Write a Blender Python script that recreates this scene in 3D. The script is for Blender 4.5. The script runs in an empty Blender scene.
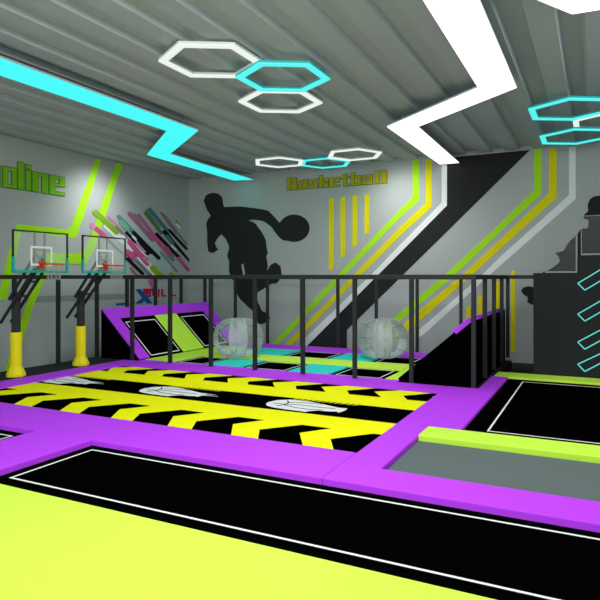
import bpy, bmesh, math
from mathutils import Vector, Matrix
PI = math.pi
S = bpy.context.scene
COL = S.collection

# ------------------------------------------------------------------ camera
CAM_H = 2.2
YAW = math.atan2(297.0, 593.2495)
FPX = 593.2495
cd = bpy.data.cameras.new('camera'); cam = bpy.data.objects.new('camera', cd); COL.objects.link(cam)
cam.location = (0, 0, CAM_H); cam.rotation_euler = (PI/2, 0, YAW)
cd.sensor_width = 36; cd.lens = 36*FPX/600; cd.shift_y = -23/600; cd.clip_end = 200
S.camera = cam

# ------------------------------------------------------------------ world, lights, exposure
w = bpy.data.worlds.new('world'); S.world = w; w.use_nodes = True
bg = w.node_tree.nodes['Background']; bg.inputs[0].default_value = (0.90, 1.0, 0.97, 1); bg.inputs[1].default_value = 1.85
S.view_settings.view_transform = 'Standard'; S.view_settings.look = 'None'
S.view_settings.exposure = 0.0; S.view_settings.gamma = 1.0; S.view_settings.use_curve_mapping = False

def area(name, loc, target, size, size_y, power, color=(1, 1, 1)):
    l = bpy.data.lights.new(name, 'AREA'); l.shape = 'RECTANGLE'; l.size = size; l.size_y = size_y
    l.energy = power; l.color = color
    o = bpy.data.objects.new(name, l); COL.objects.link(o); o.location = loc
    o.rotation_euler = (Vector(target)-Vector(loc)).to_track_quat('-Z', 'Y').to_euler()
    return o
def spot(name, loc, target, power, angle, blend=1.0, size=0.15):
    l = bpy.data.lights.new(name, 'SPOT'); l.energy = power; l.spot_size = math.radians(angle); l.spot_blend = blend
    l.shadow_soft_size = size
    o = bpy.data.objects.new(name, l); COL.objects.link(o); o.location = loc
    o.rotation_euler = (Vector(target)-Vector(loc)).to_track_quat('-Z', 'Y').to_euler()
    return o
area('fill_light_near', (-2.8, 3.4, 5.7), (-4.0, 6.2, 0), 5.0, 2.6, 545)  # unseen fill from the camera side, added to brighten the foreground
area('fill_light_mid', (-6.4, 13.0, 5.6), (-6.4, 12.4, 0), 2.4, 2.0, 155)  # bodiless fill added over the rear court; no fixture hangs here
area('fill_light_right', (2.4, 9.5, 5.7), (-0.6, 12.0, 0), 1.5, 4.0, 260)  # extra fill out of view, added to lift the right and back
spot('wall_washer_left', (-12.3, 13.4, 5.3), (-13.9, 13.5, 3.7), 170, 120)
spot('wall_washer_back', (-5.5, 16.6, 5.4), (-5.5, 18.3, 3.8), 150, 120)

# ------------------------------------------------------------------ materials
def lin(c):
    return tuple(((v/255)/12.92 if v/255 <= 0.04045 else ((v/255+0.055)/1.055)**2.4) for v in c)
def mat(name, rgb, rough=0.85, spec=0.08, var=0.05, scale=6.0, metal=0.0, linear=False):
    m = bpy.data.materials.new(name); m.use_nodes = True; nt = m.node_tree
    b = nt.nodes['Principled BSDF']
    c = rgb if linear else lin(rgb)
    b.inputs['Roughness'].default_value = rough; b.inputs['Metallic'].default_value = metal
    b.inputs['Specular IOR Level'].default_value = spec
    tc = nt.nodes.new('ShaderNodeTexCoord'); nz = nt.nodes.new('ShaderNodeTexNoise'); nz.inputs['Scale'].default_value = scale
    nt.links.new(tc.outputs['Object'], nz.inputs['Vector'])
    mx = nt.nodes.new('ShaderNodeMix'); mx.data_type = 'RGBA'
    mx.inputs[6].default_value = tuple(v*(1-var) for v in c)+(1,)
    mx.inputs[7].default_value = tuple(min(1, v*(1+var)) for v in c)+(1,)
    nt.links.new(nz.outputs['Fac'], mx.inputs[0]); nt.links.new(mx.outputs[2], b.inputs['Base Color'])
    return m
def glow(name, rgb, strength):
    m = bpy.data.materials.new(name); m.use_nodes = True; nt = m.node_tree
    b = nt.nodes['Principled BSDF']; b.inputs['Base Color'].default_value = (0.1, 0.1, 0.1, 1)
    b.inputs['Specular IOR Level'].default_value = 0
    b.inputs['Emission Color'].default_value = tuple(rgb)+(1,); b.inputs['Emission Strength'].default_value = strength
    return m
def clear(name, rgb, base, edge, rough=0.25):
    """see-through plastic or glass: transparent with a thin whitish body, denser at grazing angles (fresnel)"""
    m = bpy.data.materials.new(name); m.use_nodes = True; nt = m.node_tree
    out = nt.nodes['Material Output']; b = nt.nodes['Principled BSDF']
    b.inputs['Base Color'].default_value = tuple(rgb)+(1,); b.inputs['Roughness'].default_value = rough
    t = nt.nodes.new('ShaderNodeBsdfTransparent'); mx = nt.nodes.new('ShaderNodeMixShader')
    lw = nt.nodes.new('ShaderNodeFresnel'); lw.inputs['IOR'].default_value = 1.35
    ma = nt.nodes.new('ShaderNodeMath'); ma.operation = 'MULTIPLY_ADD'
    ma.inputs[1].default_value = edge; ma.inputs[2].default_value = base; ma.use_clamp = True
    nt.links.new(lw.outputs[0], ma.inputs[0]); nt.links.new(ma.outputs[0], mx.inputs[0])
    nt.links.new(t.outputs[0], mx.inputs[1]); nt.links.new(b.outputs[0], mx.inputs[2]); nt.links.new(mx.outputs[0], out.inputs[0])
    return m
PURPLE = mat('purple_vinyl', (.54, .055, .98), 0.6, 0.1, 0.03, linear=True)
LIME = mat('lime_vinyl', (.60, .95, .075), 0.6, 0.1, 0.03, linear=True)
TURQ = mat('turquoise_vinyl', (.03, .68, .62), 0.6, 0.1, 0.03, linear=True)
YELLOW = mat('yellow_print', (.98, .96, .003), 0.7, 0.05, 0.03, linear=True)
YPAD = mat('yellow_padding', (.92, .80, .01), 0.5, 0.2, 0.04, linear=True)
BLACKMAT = mat('black_jump_fabric', (.0008, .0008, .0008), 1.0, 0.0, 0.2, 60, linear=True)
BLACKVIN = mat('black_vinyl', (.001, .001, .0012), 1.0, 0.0, 0.1, linear=True)
GREYPAD = mat('grey_vinyl', (.125, .155, .155), 0.8, 0.05, 0.03, linear=True)
WHITE = mat('white_line_paint', (.85, .85, .85), 0.8, 0.05, 0.02, linear=True)
STEEL = mat('dark_painted_steel', (.022, .024, .025), 0.5, 0.25, 0.1, linear=True)
DECK = mat('dark_deck', (.03, .034, .034), 0.9, 0.05, 0.1, linear=True)
FLOOR = mat('dark_grey_carpet', (.05, .055, .055), 0.95, 0.03, 0.15, 20, linear=True)
WALL = mat('grey_wall_paint', (.44, .475, .462), 0.85, 0.1, 0.03, 0.7, linear=True)
CEIL = mat('grey_green_metal_ceiling', (.50, .56, .58), 0.9, 0.03, 0.03, 2, linear=True)
WLIME = mat('lime_wall_paint', (.42, .85, .02), 0.8, 0.05, 0.03, linear=True)
WYEL = mat('yellow_wall_paint', (.80, .72, .01), 0.8, 0.05, 0.03, linear=True)
WWHITE = mat('white_wall_paint', (.82, .86, .86), 0.8, 0.05, 0.02, linear=True)
WBLACK = mat('black_wall_paint', (.026, .028, .028), 0.85, 0.05, 0.1, linear=True)
BOXBLACK = mat('black_wall_panel', (.022, .024, .025), 0.8, 0.1, 0.1, linear=True)
RED = mat('red_rim_paint', (.80, .035, .01), 0.5, 0.2, linear=True)
TEAL = mat('teal_edge_pad', (.01, .42, .36), 0.6, 0.1, linear=True)
NETM = mat('white_net_cord', (.34, .36, .36), 0.8, 0.1, linear=True)
LETG = mat('green_letter', (.20, .50, .02), 0.7, 0.1, linear=True)
LETG_D = mat('dark_green_letter_edge', (.08, .22, .01), 0.7, 0.1, linear=True)
LETY = mat('yellow_letter', (.42, .40, .01), 0.7, 0.1, linear=True)
LETY_D = mat('dark_yellow_letter_edge', (.20, .19, .01), 0.7, 0.1, linear=True)
FRAMEG = mat('pale_grey_frame', (.28, .28, .28), 0.5, 0.3, linear=True)
GLASS = clear('board_glass', (.75, .85, .82), 0.10, 0.5, 0.2)
PANE = clear('tinted_pane', (.16, .18, .18), 0.10, 0.3, 0.3)
BUBBLE = clear('clear_bubble_plastic', (.70, .76, .78), 0.13, 0.9, 0.2)
BUBBLE_C = clear('frosted_tube_plastic', (.85, .92, .95), 0.26, 0.7, 0.3)
LIGHTW = glow('white_panel_light', (1, 1, 1), 1.6)
LIGHTC = glow('cyan_panel_light', (.045, .95, .95), 1.0)
HEXW = glow('white_tube_light', (.83, .88, .84), 1.0)
HEXC = glow('cyan_tube_light', (.08, .90, .88), 1.0)
NEONT = glow('turquoise_strip_light', (.07, .62, .58), 1.0)

# ------------------------------------------------------------------ mesh helpers
def link(name, bm, ms, parent=None, smooth=False, bevel=0.0):
    me = bpy.data.meshes.new(name); bmesh.ops.recalc_face_normals(bm, faces=bm.faces); bm.to_mesh(me); bm.free()
    o = bpy.data.objects.new(name, me); COL.objects.link(o)
    for m in (ms if isinstance(ms, (list, tuple)) else [ms]): me.materials.append(m)
    if smooth:
        for p in me.polygons: p.use_smooth = True
    if parent is not None: o.parent = parent
    if bevel:
        b = o.modifiers.new('bevel', 'BEVEL'); b.width = bevel; b.segments = 3; b.limit_method = 'ANGLE'
    return o
def tag(o, label, cat, group=None):
    o['label'] = label; o['category'] = cat
    if group: o['group'] = group
    return o
def empty(name, loc, label, cat, group=None):
    o = bpy.data.objects.new(name, None); COL.objects.link(o); o.location = loc
    return tag(o, label, cat, group)
def struct(o): o['kind'] = 'structure'; return o
def box(bm, x0, x1, y0, y1, z0, z1, mi=0):
    v = [bm.verts.new(p) for p in ((x0,y0,z0),(x1,y0,z0),(x1,y1,z0),(x0,y1,z0),(x0,y0,z1),(x1,y0,z1),(x1,y1,z1),(x0,y1,z1))]
    for f in ((3,2,1,0),(4,5,6,7),(0,1,5,4),(1,2,6,5),(2,3,7,6),(3,0,4,7)):
        bm.faces.new([v[i] for i in f]).material_index = mi
def prism(bm, pts, ext, mi=0):
    """pts: planar loop of 3-D points; ext: extrusion vector"""
    a = [bm.verts.new(p) for p in pts]; e = Vector(ext); b = [bm.verts.new(Vector(p)+e) for p in pts]
    n = len(a)
    bm.faces.new(a).material_index = mi; bm.faces.new(b[::-1]).material_index = mi
    for i in range(n): bm.faces.new((a[i], b[i], b[(i+1) % n], a[(i+1) % n])).material_index = mi
def tube(bm, p, q, r, seg=12, r2=None, mi=0):
    p, q = Vector(p), Vector(q); d = (q-p).normalized()
    u = d.orthogonal().normalized(); v = d.cross(u); r2 = r if r2 is None else r2
    A = [bm.verts.new(p+(u*math.cos(t)+v*math.sin(t))*r) for t in [2*PI*i/seg for i in range(seg)]]
    B = [bm.verts.new(q+(u*math.cos(t)+v*math.sin(t))*r2) for t in [2*PI*i/seg for i in range(seg)]]
    for i in range(seg): bm.faces.new((A[i], A[(i+1) % seg], B[(i+1) % seg], B[i])).material_index = mi
    bm.faces.new(A[::-1]).material_index = mi; bm.faces.new(B).material_index = mi
def bar(bm, p, q, a, b=None):
    """square bar from p to q"""
    p, q = Vector(p), Vector(q); b = a if b is None else b; d = (q-p).normalized()
    s = d.cross(Vector((0, 0, 1))); s = s.normalized() if s.length > 1e-4 else Vector((1, 0, 0)); t = d.cross(s)
    prism(bm, [p+s*a/2+t*b/2, p-s*a/2+t*b/2, p-s*a/2-t*b/2, p+s*a/2-t*b/2], q-p)
def new(): return bmesh.new()
def clipx(poly, x0, x1):
    for s, lim in ((1, x0), (-1, x1)):
        out = []
        for i in range(len(poly)):
            a, b = poly[i], poly[(i+1) % len(poly)]
            ia, ib = s*(a[0]-lim) >= 0, s*(b[0]-lim) >= 0
            if ia: out.append(a)
            if ia != ib:
                t = (lim-a[0])/(b[0]-a[0]); out.append((lim, a[1]+t*(b[1]-a[1])))
        poly = out
        if len(poly) < 3: return []
    return poly
def flatpoly(bm, pts, z, h=0.003, mi=0):
    prism(bm, [(x, y, z) for x, y in pts], (0, 0, h), mi)

# survey: where the sight line through a traced outline point meets a wall or a level of the place
_a = math.hypot(297.0, FPX); YX, YZ = 297.0/_a, FPX/_a; XX, XZ = YZ, -YX
def ray(px, py):
    X = (px-300)/FPX; return X*XX+XZ, X*YX+YZ, (277-py)/FPX
WX, WY = -13.9, 18.3                    # left wall, back wall
def lw(px, py):
    dx, dy, dz = ray(px, py); t = WX/dx; return (t*dy, CAM_H+t*dz)          # y, z on the left wall
def bw(px, py):
    dx, dy, dz = ray(px, py); t = WY/dy; return (t*dx, CAM_H+t*dz)          # x, z on the back wall
def lvl(px, py, z):
    dx, dy, dz = ray(px, py); t = (z-CAM_H)/dz; return (t*dx, t*dy)
def on_left(bm, pts, off=0.0, th=0.006, mi=0): prism(bm, [(WX+off+.002, min(y, WY-.02), z) for y, z in pts], (th, 0, 0), mi)
def on_back(bm, pts, off=0.0, th=0.006, mi=0): prism(bm, [(x, WY-off-.002, z) for x, z in pts], (0, -th, 0), mi)

# ------------------------------------------------------------------ room shell
FZ, CZ = -0.30, 5.9
bm = new(); box(bm, -14.1, 5, -4, 18.5, FZ-0.1, FZ); struct(link('floor', bm, FLOOR))
bm = new(); box(bm, WX-0.2, WX, -4, WY+0.2, FZ, 6.05); struct(link('wall_left', bm, WALL))
bm = new(); box(bm, WX, 5, WY, WY+0.2, FZ, 6.05); struct(link('wall_back', bm, WALL))
bm = new(); box(bm, 4.6, 4.8, -4, WY-.01, FZ, 6.05); struct(link('wall_right', bm, WALL))
bm = new()                                                      # trapezoid sheet ceiling, ribs running away from the camera
prof = []; P = 0.752; x = -4.29-13*P
while x < 5:
    prof += [(x, CZ), (x+0.03, CZ+0.11), (x+0.33, CZ+0.11), (x+0.38, CZ)]; x += P
prof = [(max(-14.1, a), b) for a, b in prof]
lo = [bm.verts.new((a, -4, b)) for a, b in prof]; hi = [bm.verts.new((a, WY, b)) for a, b in prof]
lo2 = [bm.verts.new((a, -4, 6.15)) for a, b in prof]; hi2 = [bm.verts.new((a, WY, 6.15)) for a, b in prof]
for i in range(len(prof)-1):
    bm.faces.new((lo[i], lo[i+1], hi[i+1], hi[i])); bm.faces.new((lo2[i], hi2[i], hi2[i+1], lo2[i+1]))
    bm.faces.new((lo[i], lo2[i], lo2[i+1], lo[i+1])); bm.faces.new((hi[i], hi[i+1], hi2[i+1], hi2[i]))
struct(link('ceiling', bm, CEIL))
bm = new()
prism(bm, [(-12.37, -1, FZ), (3, -1, FZ), (3, 14.44, FZ), (-2.10, 14.44, FZ), (-2.10, 17.2, FZ), (-12.37, 17.2, FZ)], (0, 0, 0.20))
struct(link('platform', bm, DECK))
bm = new(); box(bm, -12.37, -11.3, -1, 12.02, -0.1, 0.0); struct(link('platform_walkway', bm, DECK))

# ------------------------------------------------------------------ foam pads
def pad(name, x0, x1, y0, y1, m, label, z1=0.0, z0=-0.1, group=None, cat='pad'):
    bm = new(); box(bm, x0, x1, y0, y1, z0, z1)
    return tag(link(name, bm, m, bevel=0.018), label, cat, group)
pad('foam_pad', -12.3, -2.70, 5.93, 6.98, PURPLE, 'long purple foam pad between the foreground black trampoline and the yellow arrow mat')
pad('foam_pad', -2.70, 3, 5.93, 6.52, PURPLE, 'narrower purple foam pad running right in front of the grey landing pad')
bm = new(); prism(bm, [(-2.70, 6.53, -.1), (-2.22, 6.53, -.1), (-2.22, 8.63, -.1), (-1.75, 8.63, -.1), (-1.75, 13.74, -.1), (-2.10, 13.74, -.1), (-2.10, 12.05, -.1), (-2.70, 12.05, -.1)], (0, 0, .1))
tag(link('foam_pad', bm, PURPLE, bevel=0.018), 'purple foam pad strip between the yellow arrow mat and the right-hand trampoline', 'pad')
pad('foam_pad', -11.28, -2.70, 11.30, 12.05, PURPLE, 'purple foam pad behind the yellow arrow mat at the foot of the front railing')
pad('foam_pad', -11.28, -10.60, 6.98, 11.30, PURPLE, 'purple foam pad along the left end of the arrow mat beside the hoops')
pad('foam_pad', -7.2, -6.12, -0.8, 5.93, PURPLE, 'purple cross pad between the two front trampolines at the left edge')
pad('foam_pad', -10.2, -3.76, 15.97, 17.03, PURPLE, 'far purple foam pad at the foot of the rear railing')
pad('foam_pad', -10.82, -3.76, 12.05, 12.3, PURPLE, 'narrow purple foam pad just inside the front railing')
pad('foam_pad', -6.12, 3, 0.6, 4.21, LIME, 'large bright lime foam pad in the near foreground', z1=0.01)
pad('foam_pad', -2.215, 3.1, 8.07, 8.61, LIME, 'lime foam bar between the grey landing pad and the right-hand trampoline', z1=0.02)
pad('foam_pad', -2.06, 3, 13.75, 14.42, LIME, 'lime foam bar behind the right-hand trampoline at the black stepped wall', z1=0.0)
pad('foam_pad', -9.9, -4.13, 13.62, 14.60, LIME, 'long lime pad running across the fenced rear court between the turquoise squares')
pad('foam_pad', -4.12, -3.76, 12.32, 15.95, LIME, 'short lime pad at the foot of the right black ramp')
pad('foam_pad', -10.82, -9.9, 12.32, 15.95, LIME, 'lime pad at the foot of the left sloped trampolines')
pad('foam_pad', -2.215, 3, 6.525, 8.065, GREYPAD, 'flat grey landing pad between the purple pad and the lime bar', z1=-0.06)
for (x0, x1, y0, y1, l) in ((-8.85, -7.83, 12.3, 13.62, 'turquoise square pad in front of the left bubble ball'),
                            (-6.50, -5.46, 12.3, 13.62, 'turquoise square pad nearest the right bubble ball, front row'),
                            (-9.6, -7.95, 14.60, 15.97, 'turquoise square pad behind the left bubble ball by the rear railing'),
                            (-6.47, -5.3, 14.60, 15.97, 'turquoise square pad beside the right bubble ball, rear row')):
    pad('turquoise_pad', x0, x1, y0, y1, TURQ, l, group='turquoise pads of the rear court')

# ------------------------------------------------------------------ flat trampolines
def line_frame(bm, x0, x1, y0, y1, z, wd=0.028, h=0.003):
    box(bm, x0, x1, y0, y0+wd, z, z+h); box(bm, x0, x1, y1-wd, y1, z, z+h)
    box(bm, x0, x0+wd, y0+wd, y1-wd, z, z+h); box(bm, x1-wd, x1, y0+wd, y1-wd, z, z+h)
def trampoline(x0, x1, y0, y1, lx0, lx1, ly0, ly1, z, label, group=None, wd=0.028):
    e = empty('trampoline', ((x0+x1)/2, (y0+y1)/2, -0.1), label, 'trampoline', group)
    bm = new(); box(bm, x0, x1, y0, y1, -0.1, z-0.012)
    o = link('frame', bm, BLACKVIN, e)
    bm = new(); box(bm, lx0-0.04, lx1+0.04, ly0-0.04, ly1+0.04, z-0.012, z); m = link('jump_mat', bm, BLACKMAT, e)
    bm = new(); line_frame(bm, lx0, lx1, ly0, ly1, z, wd); l = link('border_line', bm, WHITE, e); l['label'] = 'thin white border line'
    for c in (o, m, l): c.matrix_parent_inverse = Matrix.Translation(-e.location)
    return e
trampoline(-6.12, 3, 4.21, 5.93, -5.94, 2.8, 4.52, 5.76, -0.07, 'large black trampoline with thin white outline in the near foreground')
trampoline(-12.2, -7.2, 0.6, 5.93, -12.0, -7.45, 1.0, 5.74, -0.07, 'black trampoline barely showing at the left edge beyond the purple cross pad')
trampoline(-1.745, 3, 8.64, 13.74, -1.425, 2.7, 8.88, 13.42, -0.03, 'black trampoline with white outline on the right between two lime bars')
for (x0, x1, y0, y1, l) in ((-9.9, -8.85, 12.3, 13.62, 'small black trampoline left of the turquoise pad at the left bubble ball'),
                            (-7.83, -6.50, 12.3, 13.62, 'small black trampoline between the two front-row turquoise pads'),
                            (-5.46, -4.12, 12.3, 13.62, 'small black trampoline in front row beside the right ramp'),
                            (-7.95, -6.47, 14.60, 15.97, 'small black trampoline between the rear-row turquoise pads'),
                            (-5.3, -4.12, 14.60, 15.97, 'small black trampoline behind the right bubble ball')):
    trampoline(x0, x1, y0, y1, x0+0.14, x1-0.14, y0+0.12, y1-0.12, -0.02, l, 'small rear court trampolines')

# ------------------------------------------------------------------ arrow mat
FX0, FX1 = -10.60, -2.70
am = empty('arrow_mat', (-6.65, 9.14, -0.1), 'long black mat printed with yellow arrows and white basketball logos', 'mat')
def child(o, e): o.parent = e; o.matrix_parent_inverse = Matrix.Translation(-e.location); return o
Z = -0.03
bm = new(); box(bm, FX0, FX1, 6.98, 11.30, -0.1, Z); child(link('mat_surface', bm, BLACKMAT), am)
for y0, y1 in ((8.02, 8.71), (9.72, 10.50)):
    bm = new(); box(bm, FX0, FX1-0.01, y0, y1, Z, Z+0.003); child(link('yellow_stripe', bm, YELLOW), am)
for k in range(-1, 7):
    x0 = -3.28-1.13*k-1.13
    for pts in ([(x0+.61, 7.58), (x0+.96, 6.985), (x0+1.40, 6.985), (x0+1.13, 7.49), (x0+1.56, 8.02), (x0+.92, 8.02)],
                [(x0+.54, 10.96), (x0+.84, 10.50), (x0+1.33, 10.50), (x0+1.15, 10.83), (x0+1.56, 11.29), (x0+.94, 11.29)]):
        q = clipx(pts, FX0, FX1-0.005)
        if q:
            bm = new(); flatpoly(bm, q, Z); child(link('yellow_arrow', bm, YELLOW), am)
def z1(pts, ox, oy, s): return [(ox+a/s, oy+b/s) for a, b in pts]
lp = z1([(195,105),(215,92),(280,78),(380,74),(450,80),(520,88)], 240, 390, 7.5) + z1([(0,15),(100,35),(215,60),(280,66),(265,80),(215,97),(200,88),(150,88),(60,80)], 310, 400, 7.5) + z1([(515,160),(490,166),(450,160),(330,145),(240,130),(200,118)], 240, 390, 7.5)
lw_pts = [lvl(a, b, Z) for a, b in lp]
def seam(bm, pts, r, dx):
    for (a, b) in zip(pts, pts[1:]):
        if min(a[0], b[0])+dx < FX0+.02: continue
        (x1, y1_), (x2, y2_) = a, b; L = math.hypot(x2-x1, y2_-y1_); nx, ny = -(y2_-y1_)/L*r, (x2-x1)/L*r
        flatpoly(bm, [(x1+nx+dx, y1_+ny), (x2+nx+dx, y2_+ny), (x2-nx+dx, y2_-ny), (x1-nx+dx, y1_-ny)], Z+0.006)
for k in range(3):
    dx = -2.86*k
    bm = new(); flatpoly(bm, [(max(x+dx, FX0+0.01), min(9.70, max(8.73, y))) for x, y in lw_pts], Z+0.003)
    if k: flatpoly(bm, [(-4.0+dx, 9.12), (-3.45+dx, 9.20), (-3.95+dx, 9.20)], Z+0.0032); flatpoly(bm, [(-4.1+dx, 9.24), (-3.55+dx, 9.30), (-4.1+dx, 9.33)], Z+0.0034)
    g = child(link('ball_logo', bm, WHITE), am); g['label'] = 'white basketball logo with a streaking tail'
    bm = new()
    seam(bm, [(-4.95, 8.97), (-4.86, 9.14), (-4.88, 9.30), (-4.98, 9.44)], 0.012, dx)
    seam(bm, [(-5.10, 9.14), (-4.86, 9.16), (-4.60, 9.22), (-4.2, 9.20), (-3.95, 9.22)], 0.010, dx)
    seam(bm, [(-4.88, 9.30), (-4.6, 9.42), (-4.3, 9.42)], 0.010, dx)
    seam(bm, [(-4.86, 9.10), (-4.6, 9.0), (-4.3, 8.98), (-4.1, 9.03)], 0.010, dx)
    child(link('logo_seams', bm, BLACKMAT), am)
    bm = new()
    for j in range(11):
        xx = -4.95+dx+j*0.115
        if xx < FX0+.02: continue
        flatpoly(bm, [(xx, 9.61), (xx+.035, 9.61), (xx+.085, 9.70), (xx+.05, 9.70)], Z+0.003)
        flatpoly(bm, [(xx+.02, 9.645), (xx+.08, 9.645), (xx+.08, 9.668), (xx+.02, 9.668)], Z+0.003)
    child(link('small_lettering', bm, YELLOW), am)

# ------------------------------------------------------------------ sloped trampoline walls
ZR = 1.3
def slope_wall(name, xt, xb, y0, y1, label, topw, openings, lime_gap):
    e = empty(name, ((xt+xb)/2, (y0+y1)/2, 0), label, 'sloped trampoline')
    sgn = 1 if xb > xt else -1
    bm = new(); prism(bm, [(xt, y0, -0.1), (xb, y0, -0.1), (xb, y0, 0.0), (xt, y0, ZR)], (0, y1-y0, 0))
    child(link('ramp_body', bm, BLACKVIN), e)
    A = Vector((xt, 0, ZR)); D = Vector((xb-xt, 0, -ZR)); L = D.length; D.normalize(); N = Vector((ZR*sgn, 0, abs(xb-xt))).normalized()
    def slab(bm, s0, s1, ya, yb, h0, h1):
        c = [A+D*s0+N*h0, A+D*s1+N*h0, A+D*s1+N*h1, A+D*s0+N*h1]
        prism(bm, [(p.x, ya, p.z) for p in c], (0, yb-ya, 0))
    ya, yb = openings[0][0]-0.1, openings[-1][1]+0.1
    tp = 0.10 if topw else 0.05
    for (nm, s0, s1, a, b) in (('top_pad', 0, 0.46 if topw else 0.40, y0, y1), ('side_pad', 0.40, L, y0, ya), ('side_pad', 0.40, L, yb, y1)):
        bm = new(); slab(bm, s0, s1, a, b, 0, tp if nm == 'top_pad' else 0.05); child(link(nm, bm, PURPLE, bevel=0.012), e)['label'] = 'purple padding'
    if lime_gap:
        bm = new(); slab(bm, 0.40, L, openings[0][1]+0.1, openings[1][0]-0.1, 0, 0.045)
        child(link('middle_pad', bm, LIME, bevel=0.01), e)['label'] = 'lime padding between the two mats'
    for (a, b) in openings:
        bm = new(); slab(bm, 0.40, L, a-0.1, b+0.1, 0, 0.03); m = child(link('jump_mat', bm, BLACKMAT), e)
        bm = new(); w_ = 0.03
        for (s0, s1, p, q) in ((0.54, 0.54+w_, a, b), (L-0.05-w_, L-0.05, a, b), (0.54, L-0.05, a, a+w_), (0.54, L-0.05, b-w_, b)):
            slab(bm, s0, s1, p, q, 0.03, 0.034)
        l = link('border_line', bm, WHITE, m)
        l['label'] = 'white border line'
    if topw:
        bm = new(); slab(bm, 0.40, L-.02, y0-.03, y0-.002, -.1, 0.055); child(link('side_panel', bm, BLACKVIN), e)
    return e
slope_wall('sloped_trampoline', -12.20, -10.84, 12.15, 17.02, 'sloped purple wall with two black trampolines left behind the railing', 0, ((12.63, 13.88), (15.10, 16.33)), True)
slope_wall('sloped_trampoline', -2.25, -3.74, 12.17, 17.04, 'black-sided ramp with purple top edge at the right railing corner', 0.36, ((12.63, 13.88), (15.10, 16.33)), True)

# ------------------------------------------------------------------ railings
RZ = 2.2
def railing(pts, rail, label):
    x, y = pts[0]; e = empty('railing', (x, y, 0), label, 'railing', 'dark steel railings of the rear court')
    p0 = None
    for (px, py, z0) in [(p[0], p[1], p[2] if len(p) > 2 else 0.0) for p in rail['posts']]:
        bm = new(); box(bm, px-.043, px+.043, py-.043, py+.043, z0, RZ-.035); box(bm, px-.055, px+.055, py-.055, py+.055, z0, z0+.012)
        child(link('post', bm, STEEL, bevel=0.006), e)
    bm = new(); bar(bm, rail['a'], rail['b'], 0.085, 0.10); child(link('top_rail', bm, STEEL, bevel=0.01), e)
    return e
fx = [-2.19-1.262*k for k in range(8, -1, -1)]
XL, XR, YF, YR = -12.29, -2.19, 12.08, 17.10
railing([(XL, YF)], dict(posts=[(x, YF) for x in fx[1:]], a=(XL+.05, YF, RZ), b=(XR+.043, YF, RZ)), 'front railing of evenly spaced dark posts across the middle of the hall')
railing([(XL, YR)], dict(posts=[(XR-1.2625*k, YR) for k in range(7, 0, -1)], a=(XL+.05, YR, RZ), b=(XR-.05, YR, RZ)), 'rear railing before the basketball mural, seen through the front railing')
railing([(XL, 1)], dict(posts=[(XL, y) for y in (6.95, 8.2, 9.5, 10.77, YF, 13.25, 14.5, 15.77, YR)], a=(XL, 1, RZ), b=(XL, YR+.04, RZ)), 'left railing running behind the basketball hoops into the corner')
railing([(XR, 14)], dict(posts=[(XR, y) for y in (13.39, 14.67, 15.95, YR)], a=(XR, YF+.056, RZ), b=(XR, YR+.04, RZ)), 'right railing behind the black ramp running towards the back wall')
railing([(-1.4, 16.9)], dict(posts=[(-1.38, 16.72, FZ)], a=(XR+.05, 16.72, RZ), b=(-1.305, 16.72, RZ)), 'short rail joining the court corner to the black stepped wall')

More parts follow.
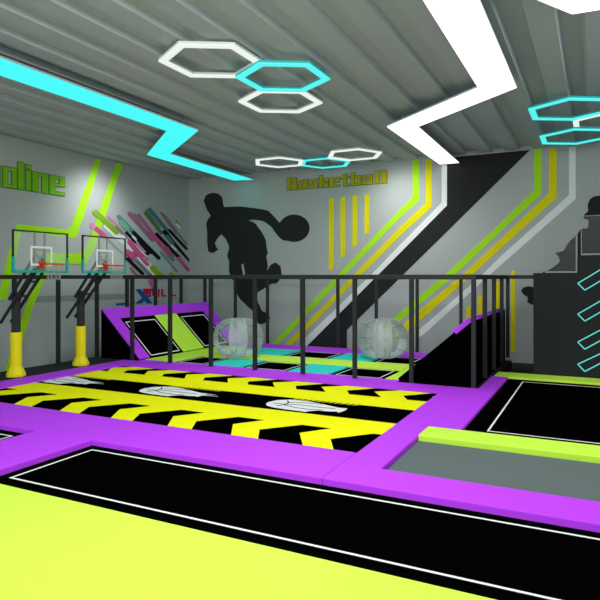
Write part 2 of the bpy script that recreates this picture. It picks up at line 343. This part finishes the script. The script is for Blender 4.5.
# ------------------------------------------------------------------ basketball hoops
def hoop(y, label):
    X = -11.5
    e = empty('basketball_hoop', (X, y, 0), label, 'basketball hoop', 'basketball hoops')
    bm = new(); box(bm, X-.06, X+.06, y-.06, y+.06, 0, 1.86); o = child(link('post', bm, STEEL, bevel=.01), e)
    bm = new(); tube(bm, (X, y, .98), (X, y, 1.84), .095, 8); child(link('post_sleeve', bm, STEEL, bevel=.008), e)
    bm = new(); tube(bm, (X, y, .2), (X, y, .98), .122, 16); child(link('post_padding', bm, YPAD, bevel=.012), e)['label'] = 'yellow post padding'
    bm = new(); tube(bm, (X, y, 0), (X, y, .06), .205, 8); tube(bm, (X, y, .06), (X, y, .23), .205, 8, .125)
    bmesh.ops.remove_doubles(bm, verts=bm.verts, dist=.001)
    child(link('base_padding', bm, YPAD, bevel=.012), e)['label'] = 'yellow flared base padding'
    BX = -10.70
    for dy in (-.13, .13):
        for (p, q) in (((-11.84, y+dy, 1.18), (-10.74, y+dy, 2.38)), ((-11.56, y+dy, 1.70), (-10.78, y+dy, 2.62))):
            bm = new(); bar(bm, p, q, .035, .06); child(link('lift_arm', bm, STEEL), e)
    for (bx_, bz_) in ((-11.30, 1.78), (-11.50, 1.55), (-11.0, 2.10)):
        bm = new(); bar(bm, (bx_, y-.16, bz_), (bx_, y+.16, bz_), .045); child(link('cross_brace', bm, STEEL), e)
    bm = new()
    for dy in (-.13, .13): bar(bm, (BX-.05, y+dy, 2.34), (BX-.05, y+dy, 3.14), .035)
    for z in (2.36, 2.62, 2.78): bar(bm, (BX-.05, y-.13, z), (BX-.05, y+.13, z), .03)
    bar(bm, (BX-.05, y-.13, 2.40), (BX-.05, y+.13, 2.76), .02); bar(bm, (BX-.05, y+.13, 2.40), (BX-.05, y-.13, 2.76), .02)
    child(link('back_frame', bm, FRAMEG), e)
    y0, y1, z0, z1_ = y-.71, y+.71, 2.30, 3.18
    bm = new(); box(bm, BX-.008, BX+.008, y0+.02, y1-.02, z0+.02, z1_-.02); bb = child(link('backboard', bm, GLASS), e); bb['label'] = 'clear glass backboard'
    def sub(nm, bm, m, lab=None, bev=0):
        o = link(nm, bm, m, bb, bevel=bev)
        if lab: o['label'] = lab
    bm = new(); box(bm, BX-.02, BX+.02, y0, y1, z1_-.03, z1_); box(bm, BX-.02, BX+.02, y0, y0+.03, z0+.3, z1_-.03); box(bm, BX-.02, BX+.02, y1-.03, y1, z0+.3, z1_-.03)
    sub('frame', bm, STEEL)
    bm = new(); box(bm, BX-.03, BX+.03, y0-.005, y1+.005, z0-.01, z0+.045); box(bm, BX-.03, BX+.03, y0-.005, y0+.045, z0+.045, z0+.32); box(bm, BX-.03, BX+.03, y1-.045, y1+.005, z0+.045, z0+.32)
    sub('edge_padding', bm, TEAL, 'teal edge padding', .01)
    bm = new(); q0, q1, r0, r1, t = y-.28, y+.28, 2.44, 2.86, .045
    for a_ in ((q0, q1, r0, r0+t), (q0, q1, r1-t, r1), (q0, q0+t, r0+t, r1-t), (q1-t, q1, r0+t, r1-t)): box(bm, BX+.008, BX+.012, *a_)
    sub('target_square', bm, WHITE, 'white target square')
    bm = new(); box(bm, BX+.012, BX+.05, y-.07, y+.07, 2.38, 2.53); box(bm, BX+.05, BX+.17, y-.06, y+.06, 2.46, 2.49); child(link('rim_bracket', bm, RED, bevel=.005), e)['label'] = 'red rim bracket'
    cx, cz, R = BX+.17+.21, 2.475, .215
    bm = new(); N = 28; ring = []
    for i in range(N):
        t_ = 2*PI*i/N; c = Vector((cx+R*math.cos(t_), y+R*math.sin(t_), cz)); o_ = Vector((math.cos(t_), math.sin(t_), 0))
        ring.append([bm.verts.new(c+(o_*math.cos(s)+Vector((0,0,1))*math.sin(s))*.014) for s in [2*PI*j/8 for j in range(8)]])
    for i in range(N):
        for j in range(8): bm.faces.new((ring[i][j], ring[(i+1)%N][j], ring[(i+1)%N][(j+1)%8], ring[i][(j+1)%8]))
    child(link('rim', bm, RED, smooth=True), e)['label'] = 'red rim'
    bm = new(); K = 10; lv = [(R, 0), (R*.86, -.09), (R*.72, -.18), (R*.62, -.27), (R*.58, -.34)]
    for li in range(len(lv)-1):
        for k in range(K):
            for s in (1, -1):
                t0_ = 2*PI*(k+.5*(li % 2))/K; t1_ = t0_+s*PI/K
                tube(bm, (cx+lv[li][0]*math.cos(t0_), y+lv[li][0]*math.sin(t0_), cz+lv[li][1]), (cx+lv[li+1][0]*math.cos(t1_), y+lv[li+1][0]*math.sin(t1_), cz+lv[li+1][1]), .005, 5)
    child(link('net', bm, NETM), e)['label'] = 'white cord net'
    return e
hoop(8.93, 'nearer basketball hoop with glass board and yellow padded post at the left edge')
hoop(10.77, 'farther basketball hoop, second from the left, beside the sloped purple wall')

# ------------------------------------------------------------------ bubble balls
def bubble(x, y, label, r=.69, h=1.07):
    e = empty('bubble_ball', (x, y, 0), label, 'bubble ball', 'clear inflatable bubble balls')
    lobes = 10
    bm = new(); NU, NV = 96, 28; rows = []
    for j in range(NV+1):
        t = PI*(j/NV); prof_r = max(.0, math.sin(t))**.62; z = h/2-h/2*math.cos(t)
        rows.append([bm.verts.new((x+(r*prof_r*(1-.035*abs(math.sin(lobes*u/2))**.5*1)+.012)*math.cos(u), y+(r*prof_r*(1-.035*abs(math.sin(lobes*u/2))**.5)+.012)*math.sin(u), z)) for u in [2*PI*i/NU for i in range(NU)]])
    for j in range(NV):
        for i in range(NU): bm.faces.new((rows[j][i], rows[j][(i+1)%NU], rows[j+1][(i+1)%NU], rows[j+1][i]))
    child(link('outer_shell', bm, BUBBLE, smooth=True), e)
    bm = new(); rows = []
    for j in range(13):
        z = .03+(h-.06)*j/12; rr = .20+.06*math.sin(PI*j/12)
        rows.append([bm.verts.new((x+rr*math.cos(2*PI*i/24), y+rr*math.sin(2*PI*i/24), z)) for i in range(24)])
    for j in range(12):
        for i in range(24): bm.faces.new((rows[j][i], rows[j][(i+1)%24], rows[j+1][(i+1)%24], rows[j+1][i]))
    child(link('inner_tube', bm, BUBBLE_C, smooth=True), e)
    bm = new()
    for k in range(4):
        u = 2*PI*k/4+.45
        for zz, r0, r1 in ((.30, .30, .60), (.55, .30, .66), (.82, .30, .58)):
            dz = .12*(1 if zz > .6 else (-1 if zz < .5 else 0))
            tube(bm, (x+r0*math.cos(u), y+r0*math.sin(u), zz), (x+r1*math.cos(u), y+r1*math.sin(u), zz+dz), .007, 5)
    child(link('inner_cord', bm, STEEL), e)['label'] = 'dark tether cords'
    return e
bubble(-8.84, 13.86, 'clear bubble ball on the left, in front of the player mural legs')
bubble(-5.19, 15.38, 'clear bubble ball on the right, beside the diagonal wall stripes')

# ------------------------------------------------------------------ black stepped wall, glass panels
BY = 14.50
e = empty('stepped_wall', (-.5, BY, 0), 'tall black stepped partition wall with turquoise outlined slots at the right edge', 'partition wall')
bm = new(); prism(bm, [(-1.30, BY, FZ), (3, BY, FZ), (3, BY, 3.05), (1.1, BY, 3.05), (1.1, BY, 2.68), (-.36, BY, 2.68), (-.36, BY, 2.29), (-1.30, BY, 2.29)], (0, 2.3, 0))
child(link('wall_body', bm, BOXBLACK), e)
for k, zc in enumerate((2.00, 1.32, .70, .21, -.0)):
    if k == 4: continue
    sc = (1.0, .98, .92, .80)[k]
    pts = [(-.38, zc+.06), (-.24, zc-.09), (.52*sc, zc+.42*sc), (.38*sc, zc+.57*sc)]
    bm = new(); t = .022
    c = Vector((sum(p[0] for p in pts)/4, sum(p[1] for p in pts)/4))
    for a, b in zip(pts, pts[1:]+pts[:1]): bar(bm, (a[0], BY-.008, a[1]), (b[0], BY-.008, b[1]), .014, .024)
    child(link('outline_light', bm, NEONT), e)['label'] = 'turquoise slanted parallelogram outline'
def glass_panel(x0, x1, z0, z1v, label):
    y = BY+.10; e = empty('glass_panel', ((x0+x1)/2, y, z0), label, 'glass panel', 'framed panes on the stepped wall')
    bm = new(); t = .035
    for a in ((x0, x1, y-.02, y+.02, z0, z0+t), (x0, x1, y-.012, y+.012, z1v-.012, z1v), (x1-t, x1, y-.02, y+.02, z0+t, z1v-.012), (x0, x0+.014, y-.012, y+.012, z0+t, z1v-.012)): box(bm, *a)
    child(link('frame', bm, FRAMEG), e)
    bm = new(); box(bm, x0+.016, x1-t-.002, y-.004, y+.004, z0+t, z1v-.014); child(link('pane', bm, PANE), e)
glass_panel(-1.06, -.39, 2.295, 3.19, 'lower framed tinted pane on the first step of the black wall')
glass_panel(-.32, .9, 2.685, 3.56, 'upper framed tinted pane on the second step, at the right edge')

# ------------------------------------------------------------------ ceiling lights
def hex_light(x, y, R, kind, rot, label, z, hang=(0, 2, 4)):
    k = (z-CAM_H)/3.5; cx, cy, R = x*k, y*k, R*k; wd = .145
    m, hm = (HEXW, HOUSEW) if kind == 'w' else (HEXC, HOUSEC)
    o = [(cx+R*math.cos(rot+i*PI/3), cy+R*math.sin(rot+i*PI/3)) for i in range(6)]
    n = [(cx+(R-wd)*math.cos(rot+i*PI/3), cy+(R-wd)*math.sin(rot+i*PI/3)) for i in range(6)]
    def ring(za, zb):
        bm = new(); V = lambda p, zz: bm.verts.new((p[0], p[1], zz))
        O0 = [V(p, za) for p in o]; I0 = [V(p, za) for p in n]; O1 = [V(p, zb) for p in o]; I1 = [V(p, zb) for p in n]
        for i in range(6):
            j = (i+1) % 6
            for f in ((O0[i], O0[j], I0[j], I0[i]), (O1[i], I1[i], I1[j], O1[j]), (O0[i], O1[i], O1[j], O0[j]), (I0[i], I0[j], I1[j], I1[i])): bm.faces.new(f)
        return bm
    e = empty('hexagon_light', (cx, cy, z), label, 'ceiling light', 'hexagon ring lights')
    child(link('light_ring', ring(z, z+.025), m), e); child(link('ring_housing', ring(z+.025, z+.06), hm), e)
    for i in hang:
        bm = new(); tube(bm, ((o[i][0]+n[i][0])/2, (o[i][1]+n[i][1])/2, z+.06), ((o[i][0]+n[i][0])/2, (o[i][1]+n[i][1])/2, CZ+.02), .006, 6)
        child(link('hanger', bm, CEIL), e)
HOUSEW = mat('white_housing', (.75, .8, .76), linear=True); HOUSEC = mat('cyan_housing', (.03, .6, .6), linear=True)
for a in ((-5.64, 8.02, .85, 'w', PI/6, 'large white hexagon ring light left of the nearer cyan ring', 5.79),
          (-4.96, 9.24, .84, 'c', PI/6, 'cyan hexagon ring light in the nearest ceiling cluster', 5.72),
          (-5.69, 10.49, .85, 'w', PI/6, 'white hexagon ring light just behind the nearer cyan ring', 5.79),
          (-8.74, 16.02, .83, 'w', 0, 'white hexagon ring light leftmost in the farthest cluster', 5.72),
          (-7.52, 16.75, .84, 'c', 0, 'cyan hexagon ring light in the middle of the farthest cluster', 5.79),
          (-6.25, 15.98, .84, 'w', 0, 'white hexagon ring light on the right of the farthest cluster', 5.72),
          (-.49, 13.70, .92, 'c', PI/6, 'upper cyan hexagon ring light at the right edge', 5.72, (2, 4, 5)),
          (.30, 15.10, .91, 'w', PI/6, 'white hexagon ring light cut by the right edge between two cyan rings', 5.79),
          (-.49, 16.40, .92, 'c', PI/6, 'lower cyan hexagon ring light at the right edge near the back wall', 5.72, (0, 2, 3))):
    hex_light(*a)
def zig(pts, m, label):
    c = pts[0]; e = empty('zigzag_light', (c[0], c[1], 5.65), label, 'ceiling light', 'zigzag panel lights')
    bm = new(); prism(bm, [(x, y, 5.65) for x, y in pts], (0, 0, .012)); child(link('light_panel', bm, m), e)
    bm = new(); prism(bm, [(x, y, 5.662) for x, y in pts], (0, 0, .035)); child(link('light_housing', bm, CEIL), e)
    for (x, y) in [((pts[i][0]+pts[-1-i][0])/2, (pts[i][1]+pts[-1-i][1])/2) for i in range(len(pts)//2)]:
        bm = new(); tube(bm, (x, y, 5.697), (x, y, CZ+.02), .01, 6); child(link('hanger', bm, CEIL), e)
zig([(-8.42, 3), (-8.42, 11.45), (-10.72, 13.26), (-10.92, 18.1), (-11.62, 17.93), (-11.38, 13.06), (-9.10, 11.14), (-9.18, 3)], LIGHTC, 'long cyan zigzag panel light on the left of the ceiling')
zig([(-1.31, 3), (-1.31, 11.45), (-3.68, 13.41), (-3.73, 18.2), (-4.31, 18.18), (-4.32, 13.09), (-1.94, 11.13), (-1.94, 3)], LIGHTW, 'wide white zigzag panel light on the right of the ceiling')
zig([(-.29, 8.57), (1.4, 8.65), (3.0, 7.3), (2.5, 6.8), (1.2, 7.95), (.1, 7.85), (-.9, 6.3), (-1.25, 6.95)], LIGHTW, 'white panel light corner peeking in at the top right')

# ------------------------------------------------------------------ lettering
GL = {  # strokes as rectangles on a 0..1 wide, 0..1 tall grid (x-height .74)
 'T': [(.0,1,.84,1),(.36,.64,0,.84)], 'r': [(.05,.4,0,.74),(.4,.95,.6,.74)],
 'a': [(.0,.95,.62,.74),(.62,.95,0,.62),(0,.3,0,.44),(.3,.62,0,.10),(.3,.62,.34,.44)],
 'm': [(0,.26,0,.74),(.37,.63,0,.62),(.74,1,0,.62),(.26,1,.62,.74)], 'p': [(0,.34,-.2,.74),(.34,.95,.62,.74),(.66,.95,0,.62),(.34,.66,0,.10)],
 'o': [(0,.34,0,.74),(.66,1,0,.74),(.34,.66,.62,.74),(.34,.66,0,.10)], 'l': [(.1,.95,0,1)], 'i': [(.1,.95,0,.74),(.1,.95,.82,.96)],
 'n': [(0,.38,0,.74),(.38,1,.64,.74),(.62,1,0,.64)], 'e': [(0,.36,0,.74),(.36,1,.64,.74),(.66,1,.36,.64),(.36,.66,.34,.44),(.36,1,0,.11)],
 'B': [(0,.34,0,1),(.34,.9,.88,1),(.34,1,.46,.56),(.34,1,0,.12),(.62,.9,.56,.88),(.66,1,.12,.46)],
 's': [(0,1,.62,.74),(0,.36,.42,.62),(0,1,.32,.42),(.64,1,.12,.32),(0,1,0,.12)], 'k': [(0,.36,0,1),(.36,.6,.32,.44),(.6,1,.44,.74),(.6,1,0,.32)],
 't': [(.25,.65,0,.95),(0,.25,.62,.74),(.65,1,.62,.74),(.65,1,0,.11)], 'b': [(0,.34,0,1),(.34,1,.62,.74),(.66,1,0,.62),(.34,.66,0,.11)],
 'M': [(0,.26,0,1),(.37,.63,.15,1),(.74,1,0,1),(.26,.74,.84,1)], 'U': [(0,.34,0,1),(.66,1,0,1),(.34,.66,0,.18)], 'L': [(0,.4,0,1),(.4,1,0,.2)], 'I': [(.1,.9,0,1)]}
def letters(spec, plane, parent, m_face, m_edge, off=0.0, th=.03):
    """spec: (char, u0, u1, base, height)"""
    for ch, u0, u1, b, h in spec:
        bm = new()
        if m_edge is not None:
            for (a, c, d, f) in GL[ch]:
                g = .022; P_ = [(u0+(u1-u0)*a-g, b+h*d-g), (u0+(u1-u0)*c+g, b+h*d-g), (u0+(u1-u0)*c+g, b+h*f+g), (u0+(u1-u0)*a-g, b+h*f+g)]
                (on_left if plane == 'L' else on_back)(bm, P_, off, th*.6, 1)
        for (a, c, d, f) in GL[ch]:
            P_ = [(u0+(u1-u0)*a, b+h*d), (u0+(u1-u0)*c, b+h*d), (u0+(u1-u0)*c, b+h*f), (u0+(u1-u0)*a, b+h*f)]
            (on_left if plane == 'L' else on_back)(bm, P_, off, th, 0)
        child(link('letter', bm, [m_face, m_edge or m_face]), parent)
yb, zb = lw(8, 187.5)
e = empty('wall_lettering', (WX, lw(40, 190)[0], lw(40, 190)[1]), 'green block lettering high on the left wall', 'lettering')
sp = []; H_ = .72
for ch, p0, p1 in (('o', 2.5, 16), ('l', 17, 23.5), ('i', 25, 30.5), ('n', 31.8, 47.5), ('e', 49, 64)):
    sp.append((ch, lw(p0, 180)[0], lw(p1, 180)[0], zb-.0, H_))
y = sp[0][1]-.06
for ch, wd in (('p', .45), ('m', .62), ('a', .45), ('r', .36), ('T', .5)):
    sp.append((ch, y-wd, y, zb, H_)); y -= wd+.06
letters(sp, 'L', e, LETG, LETG_D)
x0, zb2 = bw(287.5, 189.5); x1, zt = bw(387, 183)
e = empty('wall_lettering', (x0, WY, zb2), 'yellow Basketball lettering high on the back wall', 'lettering')
wds = (.95, .85, .75, .8, .85, .7, .85, .85, .42, .42); tot = sum(wds)+.16*9; k_ = (x1-x0)/tot; x = x0; sp = []
for ch, wd in zip('Basketball', wds): sp.append((ch, x, x+wd*k_, (zb2+zt)/2-.01, .40)); x += (wd+.16)*k_
letters(sp, 'B', e, LETY, LETY_D)

# ------------------------------------------------------------------ back wall paintings
def painting(name, label, cat, plane, pieces, m, off=0.0, group=None):
    bm = new()
    for p in pieces: (on_left if plane == 'L' else on_back)(bm, [(lw if plane == 'L' else bw)(*q) for q in p], off, .006)
    return tag(link(name, bm, m), label, cat, group)
G = 'painted wall stripes'
for i, (p, a) in enumerate((([(329,198.6),(333.8,197.6),(333.8,269.2),(329,270)], 'longest and leftmost'), ([(340.4,197.4),(345.2,196.4),(345.2,256.4),(340.4,257.4)], 'second longest'), ([(352.4,196),(357.2,195),(357.2,246),(352.4,247)], 'third'), ([(364.4,195),(369.2,194),(369.2,233),(364.4,234)], 'shortest and rightmost'))):
    painting('wall_stripe', 'yellow upright wall stripe below the yellow word, %s of the four' % a, 'wall stripe', 'B', [p], WYEL, group=G)
painting('wall_stripe', 'lime diagonal wall stripe nearest the player mural', 'wall stripe', 'B', [[(412.7,160),(419,160),(419,201),(400,217.5),(345,275),(277,345.5),(270,345.5),(338,275),(400,209.5),(412.7,197)]], WLIME, group=G)
painting('wall_stripe', 'yellow diagonal wall stripe between the left lime and white stripes', 'wall stripe', 'B', [[(425.7,159.5),(431.7,159.5),(431.7,207),(400,236),(361,275),(291,346),(284,346),(354,275),(400,227),(425.7,203)]], WYEL, group=G)
painting('wall_stripe', 'white diagonal wall stripe edging the broad black band', 'wall stripe', 'B', [[(441.7,158),(447,157.5),(447,205.5),(400,253),(378,275),(306,347),(302,347),(303,340),(371,275),(400,245),(441.7,202.5)]], WWHITE, group=G)
painting('wall_stripe', 'broad black diagonal band across the back wall', 'wall stripe', 'B', [[(447,157.5),(530,150),(403,275),(347,330),(347,349),(306,347),(378,275),(400,253),(447,205.5)]], WBLACK, .001, group=G)
painting('wall_stripe', 'lime diagonal wall stripe right of the black band', 'wall stripe', 'B', [[(534.3,149),(541.7,149),(541.7,193.5),(500,232),(455,275),(400,321),(388,332),(380,332),(400,312.5),(445,275),(500,224),(534.3,190)]], WLIME, group=G)
painting('wall_stripe', 'yellow diagonal wall stripe beside the right white stripe', 'wall stripe', 'B', [[(549,148.5),(556.7,148.5),(556.7,198),(500,249),(472,275),(404,335),(394,338),(400,327),(462,275),(500,240),(549,193)]], WYEL, group=G)
painting('wall_stripe', 'white diagonal wall stripe, the rightmost', 'wall stripe', 'B', [[(569,147),(575.7,147),(575.7,199),(500,266),(490,275),(423,335),(416,339),(419,330),(482,275),(500,257),(569,195)]], WWHITE, group=G)
for i, (xx, tp, a) in enumerate(((468.4, 307, 'shortest'), (480, 296, 'second shortest'), (498, 282, 'second tallest'), (513, 271, 'tallest'))):
    painting('wall_stripe', 'yellow upright wall stripe behind the right railing, %s of the four' % a, 'wall stripe', 'B', [[(xx-2.2, tp+.6), (xx, tp-1), (xx+2.3, tp), (xx+2.3, 352), (xx-2.2, 352)]], WYEL, group=G)

def sm(pts, it=1):
    for _ in range(it):
        o = []
        for i in range(len(pts)):
            a, b = pts[i], pts[(i+1) % len(pts)]; o += [(a[0]*.88+b[0]*.12, a[1]*.88+b[1]*.12), (a[0]*.12+b[0]*.88, a[1]*.12+b[1]*.88)]
        pts = o
    return pts
s4 = 600/130
body = z1([(155,120),(160,125),(230,122),(300,130),(360,140),(385,165),(412,196),(440,200),(450,283),(425,276),(405,257),(375,215),(340,190),(300,183),(270,186),(300,198),(330,238),(350,275),(354,310),(360,340),(352,350),(360,395),(356,420),(372,392),(395,380),(418,398),(424,440),(405,475),(372,480),(345,500),(312,518)], 190, 180, s4) + [(256,296),(258,302),(262,311),(268,313.5),(270.5,318),(267,322),(261,324.5),(256,323),(255.5,313),(248,306.5),(240,299)] + z1([(215,520),(212,480),(190,450),(180,420),(182,380),(172,348),(183,310),(165,270),(145,250),(130,265),(115,290),(122,312),(132,320),(105,338),(85,330),(80,290),(80,240),(75,200),(85,180),(97,165),(80,140),(63,95),(75,70),(100,59),(130,62),(150,80)], 190, 180, s4)
ball = [(190+(481+71*math.cos(t))/s4, 180+(222+64*math.sin(t)*(1 if math.sin(t) > 0 else .98))/s4) for t in [2*PI*i/40 for i in range(40)]]
e = empty('player_mural', bw(245, 250)[:1]+(WY, bw(245, 250)[1]), 'black silhouette of a basketball player dribbling, painted on the back wall', 'mural')
bm = new(); on_back(bm, [bw(*p) for p in sm(body)], 0, .012); child(link('player_figure', bm, WBLACK), e)
bm = new(); on_back(bm, [bw(*p) for p in ball], 0, .010); child(link('ball_shape', bm, WBLACK), e)
bm = new(); on_back(bm, [bw(190+a/s4, 180+b/s4) for a, b in ((238,392),(246,385),(254,420),(256,448),(248,448),(243,420))], .012, .003); child(link('leg_gap', bm, WALL), e)['label'] = 'wall-grey gap between the legs'
# second silhouette, mostly behind the stepped wall
p2 = [(543,271.5),(547.3,271),(556,265.3),(560,261.3),(558.7,256.7),(555,253),(564,250.7),(566,246),(570.7,240),(574,237.5),(577.3,234),(580,230),(583,228.5),(588,228.3),(588.6,220),(584,218.5),(583,215.8),(588.3,211),(587.6,205),(590,199),(594,196.4),(604,195),(612,196),(616,206),(610,214),(625,225),(630,250),(620,280),(615,300),(600,330),(570,320),(545,306),(540,304),(532,305),(527,302),(528,297),(524,295),(521,291),(523,287.5),(529,286),(536,288),(540,282)]
bm = new(); on_back(bm, [bw(*p) for p in sm(p2)], 0, .012); tag(link('player_mural', bm, WBLACK), 'black player silhouette partly hidden behind the black stepped wall', 'mural')

# ------------------------------------------------------------------ left wall paintings
painting('wall_stripe', 'lime zigzag wall stripe behind the nearer hoop', 'wall stripe', 'L', [[(95.5,159),(101.3,160),(76.5,237.5),(72,238),(21,231.5),(13,272),(6,300),(-2,300),(6,262),(17,224),(67,229.5),(71,226)]], WLIME, group=G)
painting('wall_stripe', 'lime zigzag wall stripe passing behind both hoops', 'wall stripe', 'L', [[(116,163),(122.5,164.5),(93,252),(86,264.5),(52,263),(33,306),(12,374),(4,372),(24,310),(46,253),(80,253.5),(87,246),(98,214)]], WLIME, .008, group=G)
painting('wall_stripe', 'thin darker grey stripe low on the left wall behind the hoops', 'wall stripe', 'L', [[(24,296.5),(128,293.5),(128,299),(24,303)]], mat('mid_grey_band', (.27, .30, .30), linear=True), group=G)  # flat band of darker grey along the left wall
C = dict(moss=mat('moss_paint', (.11, .20, .06), linear=True), olive=mat('olive_paint', (.24, .42, .03), linear=True), pink=mat('pink_paint', (.62, .10, .28), linear=True), lpink=mat('light_pink_paint', (.70, .28, .48), linear=True),
         slate=mat('slate_blue_paint', (.16, .26, .33), linear=True), mint=mat('mint_paint', (.16, .50, .30), linear=True), mauve=mat('mauve_paint', (.38, .14, .24), linear=True),
         dark=mat('near_black_paint', (.012, .010, .016), linear=True), pale=mat('pale_grey_paint', (.42, .52, .50), linear=True), white=WWHITE, grey=mat('grey_paint', (.22, .25, .26), linear=True), teal=mat('dark_teal_paint', (.07, .20, .22), linear=True))
pills = [('pale',131,224,158,251,7),('pale',140,236,168,268,8),('white',106,226,130,248,6),('white',124,238,148,262,8),('pale',150,258,172,278,8),('white',142,262,158,276,6),
 ('lpink',92,225.5,96,229,5),('pink',96,229,104,236,4.5),('olive',95,212.5,116,232,5.5),('lpink',108,216.5,124,232,1.8),('grey',116,226,134,246,1.8),('grey',104,236,128,259,1.6),
 ('slate',118,216.5,132,231,3.6),('mint',121,222.5,127,229,5),('mauve',129,213.5,152,240,4),('slate',134,214,150,231,1.6),('pink',138,215,152,233,2.6),('pink',150,232,168,254,3.6),
 ('moss',145,213,161,233,3.0),('slate',146,210,160,226,2),('teal',149,209,168,232,3.2),('mauve',161,213,176,233,2.2),('grey',164,215,186,244,1.8),('olive',176,221,180,226,2),('white',176,224.5,179,227.5,2.2),
 ('dark',126,233,147,254,3),('dark',133,232.5,158,258,3.6),('white',132,236.5,138,242.5,2.2),('dark',138,240,150,252,4.5),('dark',156,234,178,257,3),('dark',164,232,190,260.5,4),('dark',168.5,230,186,249,2.2),('white',171,246,175,250,2.2),('teal',166,236,172,243,3),
 ('pink',129,242,140,256,5),('pink',134,252,147,264.5,3.2),('lpink',136,243,144,252,2),('pink',128,252,132,257,6),('white',128,248.5,130.5,251,1.4),('white',137,258,143,265,1.8),('pink',142,255,147,260,1.6),
 ('dark',127,259,142,273.5,2.8),('grey',136,260,150,275,2.4),('mauve',130,268,138,277,1.6),('olive',152,268,161,277,5.5),('olive',170,274,174,278,4),('grey',160,252,176,271,1.8),('mauve',166,248,172,257,3),('pink',178,258,188,270,3),('pink',150,281,154,287,4),('slate',168,256,173,260,2.5),('mauve',148,276,152,281,3)]
e = empty('abstract_mural', (WX, lw(145, 245)[0], lw(145, 245)[1]), 'abstract mural of slanted rounded bars in pink, green, black and teal on the left wall', 'mural')
pname = dict(moss='moss_bar', olive='olive_bar', pink='pink_bar', lpink='light_pink_bar', slate='slate_bar', mint='mint_bar', mauve='mauve_bar', dark='black_bar', pale='pale_bar', white='white_bar', grey='grey_bar', teal='teal_bar')
for i, (c, xa, ya, xb, yb_, wd) in enumerate(pills):
    L = math.hypot(xb-xa, yb_-ya); ux, uy = (xb-xa)/L, (yb_-ya)/L; r = wd/2; pts = []
    for k in range(9): t = PI/2+PI*k/8; pts.append((xa+r*(ux*math.cos(t)-uy*math.sin(t)), ya+r*(uy*math.cos(t)+ux*math.sin(t))))
    for k in range(9): t = -PI/2+PI*k/8; pts.append((xb+r*(ux*math.cos(t)-uy*math.sin(t)), yb_+r*(uy*math.cos(t)+ux*math.sin(t))))
    bm = new(); on_left(bm, [lw(*p) for p in pts], .016, .004+.0006*i); child(link(pname[c], bm, C[c]), e)
BLUE = mat('blue_logo_paint', (.015, .10, .34), linear=True); REDP = mat('red_logo_paint', (.55, .015, .06), linear=True)
e = empty('wall_logo', (WX, lw(155, 296)[0], lw(155, 296)[1]), 'blue and red X logo with red lettering low on the left wall', 'logo')
bm = new(); on_left(bm, [lw(*p) for p in ((143,288.5),(153,288.5),(146,297),(143,294))], 0, .006); child(link('red_stroke', bm, REDP), e)
bm = new()
on_left(bm, [lw(*p) for p in ((135,289.2),(140.5,289),(152.5,303.2),(146.5,303.5))], 0, .012); on_left(bm, [lw(*p) for p in ((147,294),(150,296),(141,303.6),(134.5,303.8))], 0, .010)
child(link('blue_stroke', bm, BLUE), e)
bm = new(); on_left(bm, [lw(*p) for p in ((116,303.2),(129,302.6),(129,304.6),(116,305.4))], 0, .006); child(link('blue_underline', bm, BLUE), e)
zl, zh = lw(160, 296.8)[1], lw(160, 289)[1]
letters([(c, lw(a, 293)[0], lw(b, 293)[0], zl, zh-zl) for c, a, b in (('M', 149, 156.5), ('I', 157.5, 159.6), ('L', 161, 166), ('L', 170, 176))], 'L', e, REDP, None, 0, .008)
